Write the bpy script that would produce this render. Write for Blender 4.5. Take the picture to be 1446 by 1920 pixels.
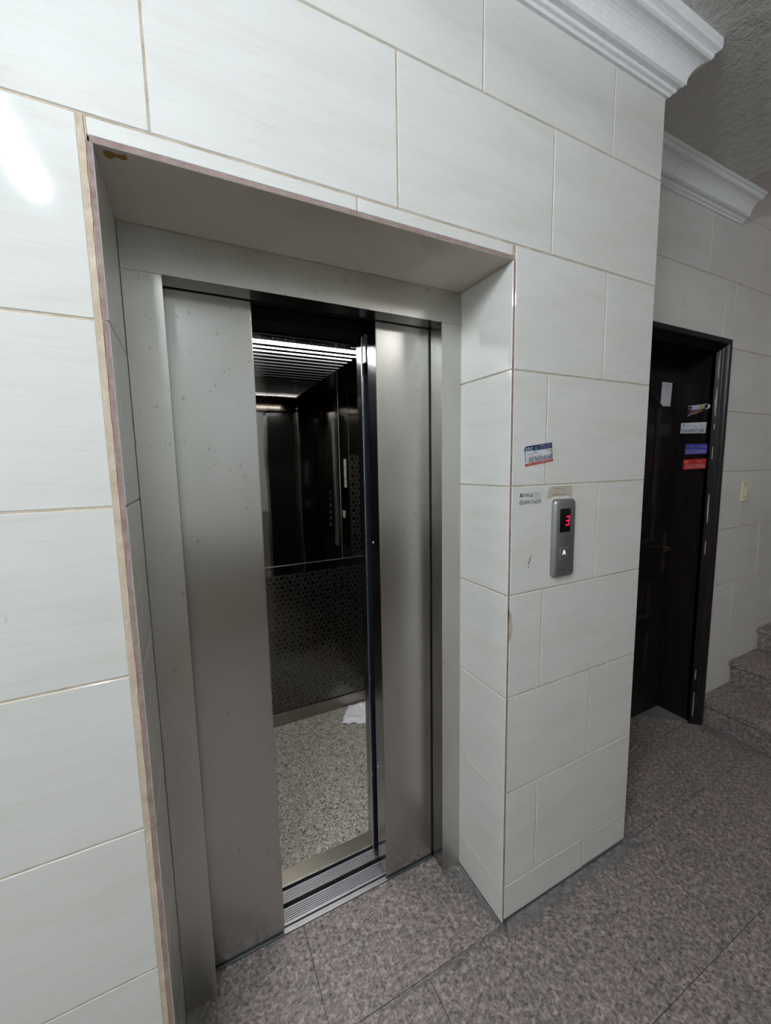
import bpy, bmesh, math, random
from mathutils import Vector, Matrix
random.seed(7)
S = bpy.context.scene
for o in list(bpy.data.objects): bpy.data.objects.remove(o)
COL = S.collection

# ------------------------------------------------------------------ camera
cam_d = bpy.data.cameras.new('camera'); cam = bpy.data.objects.new('camera', cam_d); COL.objects.link(cam)
cam_d.sensor_fit = 'HORIZONTAL'; cam_d.sensor_width = 36.0; cam_d.lens = 745.272 / 1446 * 36.0
cam_d.clip_start = 0.02; cam_d.clip_end = 60
RT = Vector((0.89661104, -0.44244633, -0.01816277)); DN = Vector((-0.06713244, -0.09527188, -0.99318503)); FW = Vector((0.43770067, 0.89171998, -0.11512432))
mm = Matrix.Identity(4)
for i in range(3):
    mm[i][0] = RT[i]; mm[i][1] = -DN[i]; mm[i][2] = -FW[i]
mm[0][3], mm[1][3], mm[2][3] = -0.84793739, -0.89339902, 1.54702826
cam.matrix_world = mm
S.camera = cam

# ------------------------------------------------------------------ world, exposure, light levels
w = bpy.data.worlds.new('world'); S.world = w; w.use_nodes = True
w.node_tree.nodes['Background'].inputs[0].default_value = (0, 0, 0, 1)
S.view_settings.view_transform = 'Standard'; S.view_settings.look = 'None'
S.view_settings.gamma = 1.0; S.view_settings.exposure = 0.0
HALL_LAMP = 245.0        # emission of the tube lamp beside the camera
FAR_FILL = 110.0         # emission of the added fill tube at the far left
STAIR_LAMP = 6.0        # pinkish lamp up in the stairwell
CAR_LAMP = 115.0          # emission of the front light strip in the car

# ------------------------------------------------------------------ node helpers
def newmat(name):
    m = bpy.data.materials.new(name); m.use_nodes = True
    return m, m.node_tree, m.node_tree.nodes['Principled BSDF']
def node(nt, typ, **kw):
    n = nt.nodes.new(typ)
    for k, v in kw.items():
        if k.startswith('i_'): n.inputs[k[2:]].default_value = v
        else: setattr(n, k, v)
    return n
def mathn(nt, op, a, b=None, c=None, clamp=False):
    n = nt.nodes.new('ShaderNodeMath'); n.operation = op; n.use_clamp = clamp
    for i, x in enumerate((a, b, c)):
        if x is None: continue
        if isinstance(x, (int, float)): n.inputs[i].default_value = x
        else: nt.links.new(x, n.inputs[i])
    return n.outputs[0]
def coords(nt, scale=(1, 1, 1), kind='Object', offset=None):
    tc = nt.nodes.new('ShaderNodeTexCoord'); mp = nt.nodes.new('ShaderNodeMapping')
    mp.inputs['Scale'].default_value = scale
    src = tc.outputs[kind]
    if offset is not None:
        a = nt.nodes.new('ShaderNodeVectorMath'); a.operation = 'ADD'
        nt.links.new(src, a.inputs[0]); nt.links.new(offset, a.inputs[1]); src = a.outputs[0]
    nt.links.new(src, mp.inputs['Vector']); return mp.outputs[0]
def noise(nt, vec, scale, detail=4, rough=.55, dist=0):
    n = node(nt, 'ShaderNodeTexNoise', i_Scale=scale, i_Detail=detail, i_Roughness=rough, i_Distortion=dist)
    nt.links.new(vec, n.inputs['Vector']); return n.outputs['Fac']
def ramp(nt, fac, stops):
    r = nt.nodes.new('ShaderNodeValToRGB'); e = r.color_ramp.elements
    while len(e) < len(stops): e.new(.5)
    for x, (p, c) in zip(e, stops):
        x.position = p; x.color = (*c, 1) if len(c) == 3 else c
    nt.links.new(fac, r.inputs[0]); return r.outputs[0]
def mix(nt, fac, a, b, mode='MIX'):
    n = nt.nodes.new('ShaderNodeMix'); n.data_type = 'RGBA'; n.blend_type = mode
    if isinstance(fac, (int, float)): n.inputs[0].default_value = fac
    else: nt.links.new(fac, n.inputs[0])
    for i, x in ((6, a), (7, b)):
        if isinstance(x, tuple): n.inputs[i].default_value = (*x, 1)
        else: nt.links.new(x, n.inputs[i])
    return n.outputs[2]
def bump(nt, bs, h, strength, dist=.01, prev=None):
    b = node(nt, 'ShaderNodeBump', i_Strength=strength, i_Distance=dist); nt.links.new(h, b.inputs['Height'])
    if prev is not None: nt.links.new(prev, b.inputs['Normal'])
    nt.links.new(b.outputs[0], bs.inputs['Normal']); return b.outputs[0]
def flat(name, col, rough=.5, metal=0, emit=0, spec=.5):
    m, nt, bs = newmat(name)
    n = noise(nt, coords(nt), 60, 3)
    c = mix(nt, 1.0, tuple(col), ramp(nt, n, [(.3, (.93,)*3), (.7, (1.0,)*3)]), 'MULTIPLY')
    nt.links.new(c, bs.inputs['Base Color'])
    bs.inputs['Roughness'].default_value = rough; bs.inputs['Metallic'].default_value = metal
    bs.inputs['Specular IOR Level'].default_value = spec
    if emit:
        bs.inputs['Emission Color'].default_value = (*col, 1); bs.inputs['Emission Strength'].default_value = emit
    return m

# ------------------------------------------------------------------ materials
def tile_mat(name, base):
    m, nt, bs = newmat(name)
    at = node(nt, 'ShaderNodeAttribute', attribute_name='tile_shift')
    big = coords(nt, (1.3, 1.3, 7), offset=at.outputs['Vector'])
    n1 = noise(nt, big, 2.0, 5, .58, .2)
    n2 = noise(nt, coords(nt, (4, 4, 75), offset=at.outputs['Vector']), 2.2, 5, .72, .3)
    d = tuple(x * .955 for x in base); l = tuple(min(1, x * 1.03) for x in base)
    c = ramp(nt, n1, [(.30, (d[0], d[1] * .995, d[2] * .96)), (.52, base), (.75, l)])
    c = mix(nt, .6, c, ramp(nt, n2, [(.28, (.90, .885, .85)), (.5, (1, 1, 1))]), 'MULTIPLY')
    # small grey scuffs and chips of dirt
    n3 = noise(nt, coords(nt, (1, 1, .45)), 34, 3, .5, 1.0); n4 = noise(nt, coords(nt), 4.5, 2)
    f = mathn(nt, 'MULTIPLY', ramp(nt, n3, [(.735, (0,)*3), (.76, (1,)*3)]), ramp(nt, n4, [(.50, (0,)*3), (.62, (1,)*3)]))
    c = mix(nt, mathn(nt, 'MULTIPLY', f, .5), c, (.30, .27, .22))
    nt.links.new(c, bs.inputs['Base Color'])
    r = ramp(nt, n1, [(.2, (.05,)*3), (.8, (.085,)*3)]); nt.links.new(r, bs.inputs['Roughness'])
    w_ = noise(nt, coords(nt, (1, 1, 1), offset=at.outputs['Vector']), 5, 1)
    b = bump(nt, bs, w_, .07, .02)
    bump(nt, bs, noise(nt, coords(nt), 130, 2), .015, .003, b)
    return m
M_TILE = tile_mat('cream_wall_tile', (.70, .695, .665))
M_TILEWARM = tile_mat('warm_soffit_tile', (.62, .575, .50))  # warmer, darker tile colour for the soffit
def grout_mat(name, a, b_):
    m, nt, bs = newmat(name)
    n = noise(nt, coords(nt), 28, 5, .7); nt.links.new(ramp(nt, n, [(.3, a), (.7, b_)]), bs.inputs['Base Color'])
    bs.inputs['Roughness'].default_value = .85; bump(nt, bs, noise(nt, coords(nt), 120, 4), .5, .004); return m
M_GROUT = grout_mat('tan_grout', (.33, .265, .185), (.58, .51, .41))
M_GROUTL = grout_mat('pale_tan_grout', (.46, .36, .26), (.68, .57, .45))
M_CEMENT = grout_mat('grey_cement', (.09, .09, .085), (.20, .20, .19))
M_EDGE = grout_mat('raw_brown_tile_edge', (.20, .12, .105), (.40, .30, .28))

def granite(name, mulc=1.0, joints=True):
    m, nt, bs = newmat(name)
    v = coords(nt)
    n1 = noise(nt, v, 62, 3, .62, .5); n2 = noise(nt, v, 120, 2, .5); n3 = noise(nt, v, 9, 4)
    c = ramp(nt, n1, [(.33, (.045, .040, .040)), (.45, (.17, .15, .14)), (.55, (.29, .24, .225)), (.66, (.50, .45, .42))])
    c2 = ramp(nt, n2, [(.34, (.05, .05, .055)), (.52, (.30, .27, .26)), (.68, (.52, .48, .45))])
    c = mix(nt, .38, c, c2)
    c = mix(nt, 1.0, c, ramp(nt, n3, [(.3, (.80, .80, .79)), (.7, (1.08, .99, .97))]), 'MULTIPLY')
    c = mix(nt, 1.0, c, (mulc,)*3, 'MULTIPLY')
    nt.links.new(c, bs.inputs['Base Color'])
    nt.links.new(ramp(nt, n3, [(.3, (.38,)*3), (.7, (.6,)*3)]), bs.inputs['Roughness'])
    bump(nt, bs, n1, .06, .003)
    return m
M_GRANITE = granite('speckled_pinkish_granite', .92)
M_GRANITE2 = granite('speckled_stair_granite', .92)
M_JOINT = flat('dark_floor_joint', (.07, .065, .06), .9)
def smear_mat():
    m, nt, bs = newmat('dried_cement_smear')
    v = coords(nt)
    n = noise(nt, v, 22, 5, .7, .6)
    nt.links.new(ramp(nt, n, [(.3, (.17, .17, .165)), (.7, (.28, .275, .265))]), bs.inputs['Base Color'])
    bs.inputs['Roughness'].default_value = .9
    at = node(nt, 'ShaderNodeAttribute', attribute_name='fade')
    f = mathn(nt, 'ADD', at.outputs['Fac'], mathn(nt, 'MULTIPLY', mathn(nt, 'SUBTRACT', n, .5), 2.6))
    al = ramp(nt, f, [(.15, (0,)*3), (1.0, (.75,)*3)])
    nt.links.new(al, bs.inputs['Alpha']); return m
M_SMEAR = smear_mat()

def ceiling_mat():
    m, nt, bs = newmat('rough_grey_plaster')
    n = noise(nt, coords(nt), 24, 5, .6, .4)
    nt.links.new(ramp(nt, noise(nt, coords(nt), 3, 3), [(.3, (.62, .605, .57)), (.7, (.70, .685, .65))]), bs.inputs['Base Color'])
    bs.inputs['Roughness'].default_value = .34
    b = bump(nt, bs, n, .8, .03); bump(nt, bs, noise(nt, coords(nt), 110, 3), .6, .008, b); return m
M_CEIL = ceiling_mat()
M_PLASTER = flat('white_moulded_plaster', (.90, .91, .92), .5)
M_WALLW = flat('white_painted_wall', (.70, .71, .68), .6)
M_WALLB = flat('beige_painted_dado', (.27, .24, .20), .6)

def steel(name, col, rough, aniso=.0, dirt=.5, grime=(.16, .14, .11), metal=1):
    m, nt, bs = newmat(name)
    bs.inputs['Metallic'].default_value = metal
    br = noise(nt, coords(nt, (130, 130, 2)), 1.0, 3, .6)
    sm = noise(nt, coords(nt, (1, 1, .45)), 4.5, 3, .5, .3)
    sp = noise(nt, coords(nt, (1, 1, .6)), 75, 2, .5, .2)
    c = mix(nt, 1.0, tuple(col), ramp(nt, sm, [(.3, (.88, .875, .86)), (.62, (1,)*3)]), 'MULTIPLY')
    spots = ramp(nt, sp, [(.69, (0,)*3), (.75, (1,)*3)])
    c = mix(nt, mathn(nt, 'MULTIPLY', spots, dirt), c, grime)
    nt.links.new(c, bs.inputs['Base Color'])
    r = mathn(nt, 'MULTIPLY_ADD', sm, .08, rough - .04); r = mathn(nt, 'MULTIPLY_ADD', br, .01, r)
    nt.links.new(r, bs.inputs['Roughness'])
    if aniso: 
        bs.inputs['Anisotropic'].default_value = aniso
        tg = node(nt, 'ShaderNodeTangent', direction_type='RADIAL', axis='Z'); nt.links.new(tg.outputs[0], bs.inputs['Tangent'])
    return m
M_DOOR = steel('brushed_stainless_door', (.60, .59, .565), .25, .5, .45)
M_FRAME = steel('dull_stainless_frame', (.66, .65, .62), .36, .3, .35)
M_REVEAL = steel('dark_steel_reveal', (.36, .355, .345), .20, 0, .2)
M_SKIRT = steel('scuffed_dark_skirting', (.34, .325, .29), .34, 0, .5)
M_SILL = steel('worn_aluminium_sill', (.52, .535, .56), .42, 0, .6)
M_GUTTER = flat('shaded_rib_gutter', (.07, .075, .09), .6)  # shade between the sill ribs, put into a dark base colour
M_POL = steel('polished_dark_steel', (.42, .42, .43), .17, 0, .3)
M_BRIGHT = steel('bright_steel_edge', (.75, .74, .72), .28, 0, .2)
M_BLACK = flat('black_rubber', (.006, .006, .007), .8, spec=.15)
M_BLUEBLK = flat('dark_blue_rubber', (.006, .008, .018), .5, spec=.3)
def mirror_mat(name, col, rough):
    m, nt, bs = newmat(name); bs.inputs['Metallic'].default_value = 1
    sm = noise(nt, coords(nt, (1, 1, .5)), 4, 5, .6, .8)
    nt.links.new(mix(nt, 1.0, tuple(col), ramp(nt, sm, [(.3, (.82,)*3), (.7, (1,)*3)]), 'MULTIPLY'), bs.inputs['Base Color'])
    nt.links.new(mathn(nt, 'MULTIPLY_ADD', sm, .08, rough - .03), bs.inputs['Roughness'])
    bump(nt, bs, noise(nt, coords(nt, (1, 1, .35)), 6, 1), .05, .02)
    return m
M_MIRROR = mirror_mat('black_mirror_steel', (.36, .345, .31), .035)
M_MIRROR2 = mirror_mat('dark_car_panel_steel', (.22, .21, .19), .12)
def etched_mat():
    m, nt, bs = newmat('etched_pattern_steel'); bs.inputs['Metallic'].default_value = 1
    tc = nt.nodes.new('ShaderNodeTexCoord'); sp = nt.nodes.new('ShaderNodeSeparateXYZ'); nt.links.new(tc.outputs['Object'], sp.inputs[0])
    X = mathn(nt, 'ADD', sp.outputs['X'], sp.outputs['Y']); Z = sp.outputs['Z']
    k = 2 * math.pi / .046
    def wave(ang, kk, op='COSINE', ph=0):
        a = mathn(nt, 'MULTIPLY', X, kk * math.cos(ang)); b = mathn(nt, 'MULTIPLY_ADD', Z, kk * math.sin(ang), a)
        return mathn(nt, op, mathn(nt, 'ADD', b, ph))
    s3 = mathn(nt, 'ADD', mathn(nt, 'ADD', wave(0, k), wave(math.pi / 3, k)), wave(2 * math.pi / 3, k))
    dots = ramp(nt, mathn(nt, 'MULTIPLY', s3, .3333), [(.40, (0,)*3), (.46, (1,)*3)])      # dark stars
    q = k * 1.7320508
    t3 = mathn(nt, 'ADD', mathn(nt, 'ADD', wave(math.pi / 6, q), wave(math.pi / 2, q)), wave(5 * math.pi / 6, q))
    lines = ramp(nt, mathn(nt, 'ABSOLUTE', mathn(nt, 'ADD', t3, .25)), [(.25, (1,)*3), (.55, (0,)*3)])
    ring = ramp(nt, mathn(nt, 'ABSOLUTE', mathn(nt, 'SUBTRACT', s3, 1.1)), [(.12, (1,)*3), (.3, (0,)*3)])
    et = mathn(nt, 'MAXIMUM', lines, ring, clamp=True); et = mathn(nt, 'MULTIPLY', et, mathn(nt, 'SUBTRACT', 1.0, dots))
    sm = noise(nt, coords(nt), 5, 4)
    c = mix(nt, et, (.10, .095, .085), (.40, .39, .365)); nt.links.new(c, bs.inputs['Base Color'])
    nt.links.new(mathn(nt, 'MULTIPLY_ADD', et, .34, mathn(nt, 'MULTIPLY_ADD', sm, .15, .06)), bs.inputs['Roughness'])
    return m
M_ETCH = etched_mat()
def vinyl_mat():
    m, nt, bs = newmat('mottled_car_floor')
    n = noise(nt, coords(nt), 70, 4, .65, 2.2)
    nt.links.new(ramp(nt, n, [(.40, (.055, .052, .042)), (.50, (.30, .29, .24)), (.60, (.52, .50, .43))]), bs.inputs['Base Color'])
    bs.inputs['Roughness'].default_value = .5; return m
M_VINYL = vinyl_mat()
def wood_mat():
    m, nt, bs = newmat('black_stained_wood')
    n = noise(nt, coords(nt, (12, 12, .8)), 4, 5, .6, .5)
    nt.links.new(ramp(nt, n, [(.3, (.006, .0045, .0045)), (.7, (.017, .012, .013))]), bs.inputs['Base Color'])
    bs.inputs['Roughness'].default_value = .30; bs.inputs['Specular IOR Level'].default_value = .18; bump(nt, bs, n, .08, .004); return m
M_WOOD = wood_mat()
M_RAWWOOD = flat('bare_filler_patch', (.42, .36, .27), .8)
M_SWITCH = flat('cream_plastic', (.80, .74, .54), .35)
M_SILVER = flat('satin_silver_housing', (.36, .355, .36), .38, .85)
M_SCREEN = flat('black_display_glass', (.004, .004, .005), .12)
M_RED = flat('red_segments', (1.0, .004, .06), .5, 0, 1.1)
M_ARROW = flat('lit_button_arrow', (.72, .78, 1.0), .5, 0, .85)
M_PAPER = flat('white_paper', (.78, .78, .80), .7)
M_LABELW = flat('white_label', (.72, .73, .78), .35)
M_NAVY = flat('navy_print', (.020, .022, .12), .35)
M_GREEN = flat('green_print', (.03, .22, .07), .35)
M_REDP = flat('red_print', (.50, .03, .03), .35)
M_ORANGE = flat('orange_print', (.65, .15, .03), .4)
M_INK = flat('black_print', (.02, .022, .03), .4)
M_GREYP = flat('grey_print', (.30, .31, .36), .4)
M_PINKP = flat('pink_print', (.62, .25, .38), .4)
M_OLIVE = flat('olive_print', (.36, .42, .12), .4)
M_BLUEP = flat('blue_label', (.055, .06, .33), .4)
M_PALEBLUE = flat('pale_blue_print', (.45, .45, .72), .4)
M_PALERED = flat('pale_red_print', (.72, .40, .38), .4)
M_GLUE = grout_mat('tan_glue_residue', (.40, .36, .28), (.58, .53, .45))
M_STAIN = flat('ochre_stain', (.30, .16, .02), .5)
M_BRASS = flat('worn_brass', (.22, .19, .13), .22, .9)

# ------------------------------------------------------------------ mesh builder
class MB:
    def __init__(s): s.v = []; s.f = []; s.m = []; s.mats = []; s.shift = []; s.fade = {}
    def mi(s, m):
        if m not in s.mats: s.mats.append(m)
        return s.mats.index(m)
    def face(s, pts, m, sh=(0, 0, 0)):
        i = len(s.v); s.v += [tuple(p) for p in pts]; s.f.append(tuple(range(i, i + len(pts)))); s.m.append(s.mi(m)); s.shift.append(sh)
    def poly(s, vs, fs, m, sh=(0, 0, 0)):
        i = len(s.v); s.v += [tuple(p) for p in vs]
        for f in fs: s.f.append(tuple(i + k for k in f)); s.m.append(s.mi(m)); s.shift.append(sh)
    def box(s, a, b, m, ch=0, sh=(0, 0, 0)):
        x0, y0, z0 = a; x1, y1, z1 = b
        if not ch:
            vs = [(x, y, z) for z in (z0, z1) for y in (y0, y1) for x in (x0, x1)]
            s.poly(vs, [(0, 2, 3, 1), (4, 5, 7, 6), (0, 1, 5, 4), (2, 6, 7, 3), (0, 4, 6, 2), (1, 3, 7, 5)], m, sh); return
        bm = bmesh.new(); bmesh.ops.create_cube(bm, size=1)
        for v in bm.verts: v.co = Vector(((x0 + x1) / 2 + v.co.x * (x1 - x0), (y0 + y1) / 2 + v.co.y * (y1 - y0), (z0 + z1) / 2 + v.co.z * (z1 - z0)))
        bmesh.ops.bevel(bm, geom=bm.edges[:], offset=ch, segments=2, affect='EDGES', profile=.6)
        bm.verts.index_update(); s.poly([v.co[:] for v in bm.verts], [tuple(v.index for v in f.verts) for f in bm.faces], m, sh); bm.free()
    def tile(s, o, u, v, n, w, h, t, m, ch=.0016, me=None):
        """a tile: rectangle at o spanned by u*w, v*h, standing t proud along n with softened edges"""
        o, u, v, n = Vector(o), Vector(u), Vector(v), Vector(n)
        sh = (random.uniform(-40, 40), random.uniform(-40, 40), random.uniform(-40, 40))
        q = lambda a, b, c: o + u * a + v * b + n * c
        base = [q(0, 0, 0), q(w, 0, 0), q(w, h, 0), q(0, h, 0)]
        mid = [q(0, 0, t - ch), q(w, 0, t - ch), q(w, h, t - ch), q(0, h, t - ch)]
        top = [q(ch, ch, t), q(w - ch, ch, t), q(w - ch, h - ch, t), q(ch, h - ch, t)]
        flip = u.cross(v).dot(n) < 0
        fs1 = [(i, (i + 1) % 4, 4 + (i + 1) % 4, 4 + i) for i in range(4)]
        fs2 = [(4 + i, 4 + (i + 1) % 4, 8 + (i + 1) % 4, 8 + i) for i in range(4)] + [(8, 9, 10, 11)]
        if flip: fs1 = [f[::-1] for f in fs1]; fs2 = [f[::-1] for f in fs2]
        vs = base + mid + top
        s.poly(vs, fs1, me or m, sh); s.poly(vs, fs2, m, sh)
    def prism(s, prof, path, m, close_ends=True):
        """prof: list of 3D-offset rows; path: list of lists of points (same length), lofted"""
        i = len(s.v); n = len(prof)
        for row in path: s.v += [tuple(p) for p in row]
        for r in range(len(path) - 1):
            for k in range(n):
                k2 = (k + 1) % n
                s.f.append((i + r * n + k, i + r * n + k2, i + (r + 1) * n + k2, i + (r + 1) * n + k)); s.m.append(s.mi(m)); s.shift.append((0, 0, 0))
        if close_ends:
            s.f.append(tuple(i + k for k in range(n))[::-1]); s.m.append(s.mi(m)); s.shift.append((0, 0, 0))
            s.f.append(tuple(i + (len(path) - 1) * n + k for k in range(n))); s.m.append(s.mi(m)); s.shift.append((0, 0, 0))
    def cyl(s, a, b, r, m, n=16, r2=None):
        a, b = Vector(a), Vector(b); d = (b - a).normalized()
        u = d.orthogonal().normalized(); v = d.cross(u); r2 = r if r2 is None else r2
        rows = [[a + (u * math.cos(t) + v * math.sin(t)) * r for t in [2 * math.pi * k / n for k in range(n)]],
                [b + (u * math.cos(t) + v * math.sin(t)) * r2 for t in [2 * math.pi * k / n for k in range(n)]]]
        s.prism(rows[0], rows, m)
    def tube(s, pts, r, m, n=10):
        pts = [Vector(p) for p in pts]; rows = []; u = None
        for i, p in enumerate(pts):
            d = (pts[min(i + 1, len(pts) - 1)] - pts[max(i - 1, 0)]).normalized()
            u = (u - d * u.dot(d)).normalized() if u is not None else d.orthogonal().normalized()
            v = d.cross(u); rows.append([p + (u * math.cos(t) + v * math.sin(t)) * r for t in [2 * math.pi * k / n for k in range(n)]])
        s.prism(rows[0], rows, m)
    def build(s, name, parent=None, smooth=False):
        me = bpy.data.meshes.new(name); me.from_pydata(s.v, [], s.f)
        for m in s.mats: me.materials.append(m)
        me.polygons.foreach_set('material_index', s.m)
        if any(x != (0, 0, 0) for x in s.shift):
            at = me.attributes.new('tile_shift', 'FLOAT_VECTOR', 'FACE')
            at.data.foreach_set('vector', [c for x in s.shift for c in x])
        if s.fade:
            at = me.attributes.new('fade', 'FLOAT', 'POINT')
            at.data.foreach_set('value', [s.fade.get(i, 0.) for i in range(len(s.v))])
        me.update()
        bm = bmesh.new(); bm.from_mesh(me); bmesh.ops.recalc_face_normals(bm, faces=bm.faces[:]) if not any(x != (0, 0, 0) for x in s.shift) else None
        bm.to_mesh(me); bm.free()
        if smooth:
            for p in me.polygons: p.use_smooth = True
            me.set_sharp_from_angle(angle=math.radians(40))
        o = bpy.data.objects.new(name, me); COL.objects.link(o)
        if parent: o.parent = parent; o.matrix_parent_inverse = parent.matrix_world.inverted()
        return o
def thing(name, label, cat, loc=(0, 0, 0), group=None):
    o = bpy.data.objects.new(name, None); COL.objects.link(o); o.location = loc; o.matrix_world = Matrix.Translation(loc)
    o.empty_display_size = .05
    tag(o, label, cat, group); return o
def tag(o, label, cat, group=None):
    o['label'] = label; o['category'] = cat
    if group: o['group'] = group
    return o
def struct(o): o['kind'] = 'structure'; return o

# ------------------------------------------------------------------ measures of the place
XL, XR, XC = -.958, 0.0, .652          # lift recess left and right side, outer corner of the pier
D, YB = .236, .290                     # depth of the recess, plane of the flat door's wall
ZS = 2.109                             # soffit of the recess
ZC = 2.868                             # ceiling
ROWS = [3.16, 2.822, 2.487, 2.151, 1.815, 1.479, 1.144, .810, .476, .136, 0.0]     # course lines, top to bottom
G = .0032; T = .007
def joints(start, lo, hi, pitch=.508):
    k = math.floor((lo - start) / pitch); xs = []
    x = start + k * pitch
    while x < hi:
        if x > lo + .02 and x < hi - .02: xs.append(x)
        x += pitch
    return [lo] + xs + [hi]
def tile_band(mb, axis, plane, nsign, lo, hi, zhi, zlo, cuts, edge_lo=0, edge_hi=0, mat=None):
    """one course; axis 'x' -> wall facing -y at y=plane; axis 'y' -> wall at x=plane"""
    for a, b in zip(cuts[:-1], cuts[1:]):
        a2 = a + (edge_lo if a == cuts[0] else G / 2); b2 = b - (edge_hi if b == cuts[-1] else G / 2)
        if b2 - a2 < .006: continue
        z0 = zlo + (G / 2 if zlo > 0 else .010 + random.uniform(0, .004)); z1 = zhi - G / 2
        t = T + random.uniform(-.0005, .0006)
        if axis == 'x': mb.tile((a2, plane - nsign * T * -1 if False else plane + T, z0), (1, 0, 0), (0, 0, 1), (0, -1, 0), b2 - a2, z1 - z0, t, mat or M_TILE, me=M_TILE)
        else: mb.tile((plane - nsign * T, a2, z0), (0, 1, 0), (0, 0, 1), (nsign, 0, 0), b2 - a2, z1 - z0, t, mat or M_TILE, me=M_TILE)

# ------------------------------------------------------------------ the floor
XF0, XF1, YF0 = -3.6, 5.2, -2.4
fb = MB()
fb.box((XF0, YF0, -.12), (XF1, D + .066, -.0025), M_JOINT)
fb.box((.652, D + .066, -.12), (XF1, .7, -.0025), M_JOINT)
def slab(x0, x1, y0, y1):
    j = .0011
    fb.box((x0 + j, y0 + j, -.03), (x1 - j, y1 - j, 0), M_GRANITE)
ys = [YF0, -1.545, -.96, -.375, -.004]
for i, (a, b) in enumerate(zip(ys[:-1], ys[1:])):
    off = [-.295, -.10, .22, -.295][i]
    cuts = joints(off, XF0, XF1, .585)
    for p, q in zip(cuts[:-1], cuts[1:]): slab(p, q, a, b)
for p, q in ((XL, -.60), (-.60, -.012), (-.012, XR)): slab(p, q, -.004, .302)
for p, q in ((.652, .88), (.88, 1.465), (1.465, 2.05), (2.05, XF1)): slab(p, q, -.004, .297)
floor = struct(fb.build('floor'))
# dried cement left along the foot of the walls (part of the floor)
def smear(pts_in, pts_out, name, z=.0006):
    mb = MB(); n = len(pts_in)
    for i in range(n):
        a, b = Vector((*pts_in[i], z)), Vector((*pts_out[i], z))
        for k in range(5): mb.v.append(tuple(a.lerp(b, k / 4))); mb.fade[len(mb.v) - 1] = 1 - k / 4
    for i in range(n - 1):
        for k in range(4):
            j = i * 5 + k; mb.f.append((j, j + 1, j + 6, j + 5)); mb.m.append(mb.mi(M_SMEAR)); mb.shift.append((0, 0, 0))
    o = mb.build(name, floor); return o
smear([(x, -.001) for x in (0, .1, .2, .3, .4, .5, .6, .66)], [(x - .01, -.075) for x in (-.02, .1, .2, .32, .42, .55, .67, .78)], 'cement_smear')
smear([(-.004, .0), (-.004, .08), (-.004, .16), (-.03, .236), (-.06, .24)], [(-.02, -.02), (-.035, .06), (-.06, .13), (-.085, .17), (-.11, .20)], 'cement_smear')
smear([(.02, -.0), (-.1, -.004), (-.2, -.006), (-.32, -.008), (-.42, -.01)], [(.0, -.035), (-.1, -.03), (-.2, -.03), (-.32, -.028), (-.42, -.03)], 'cement_smear')
smear([(.656, .0), (.656, .1), (.656, .2), (.656, .28)], [(.73, -.02), (.72, .08), (.70, .2), (.69, .28)], 'cement_smear')
smear([(1.79, .26), (1.79, .1), (1.79, -.1), (1.79, -.3)], [(1.70, .25), (1.73, .1), (1.75, -.1), (1.76, -.3)], 'cement_smear')
smear([(-.955, .24), (-.955, .14), (-.955, .05), (-.955, -.02)], [(-.84, .23), (-.85, .15), (-.88, .06), (-.91, -.02)], 'cement_smear')

# ------------------------------------------------------------------ the tiled lift wall with its recess
wb = MB()
GP = .0013          # grout stands a little behind the tile faces
ZT = 2.95
wb.box((XF0, GP, 0), (XL - .008 + .0, YB, ZT), M_GROUTL)
wb.box((XL - .008, GP, ZS + .012), (XR + .004, YB, ZT), M_GROUT)
wb.box((XR + .006, GP, .02), (XC - .0013, YB, ZT), M_GROUT)
wb.box((XR + .004, GP + .0015, 0), (XC - .004, YB, .02), M_CEMENT)
# front faces, course by course
for i in range(len(ROWS) - 1):
    zh, zl = min(ROWS[i], ZT), ROWS[i + 1]
    if zl >= ZT: continue
    par = .397 if i % 2 else .147        # course above the recess line k0 has joints at .147
    if i <= 2:
        tile_band(wb, 'x', 0, 1, XF0, XC, zh, zl, joints([.147, .397, .147][i] if i != 0 else .147, XF0, XC))
    else:
        st = .397 if i % 2 == 1 else .147
        # right hand pier
        tile_band(wb, 'x', 0, 1, XR, XC, zh, zl, joints(st, XR, XC), edge_lo=.011, edge_hi=0)
        # left of the recess
        tile_band(wb, 'x', 0, 1, XF0, XL, zh, zl, joints(-1.215 if i % 2 == 0 else -1.478, XF0, XL), edge_hi=.021)
# narrow strip over the recess, above its soffit
for a, b in ((XL - .008, -.466), (-.466, XR - .0005)):
    wb.tile((a + G / 2, T, ZS + .010), (1, 0, 0), (0, 0, 1), (0, -1, 0), b - a - G, ROWS[3] - ZS - .012, T, M_TILE, me=M_TILE)
# far side of the pier
for i in range(len(ROWS) - 1):
    zh, zl = min(ROWS[i], ZT), ROWS[i + 1]
    tile_band(wb, 'y', XC, 1, 0, YB, zh, zl, [.002, YB])
front_wall = struct(wb.build('wall_front'))
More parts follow.
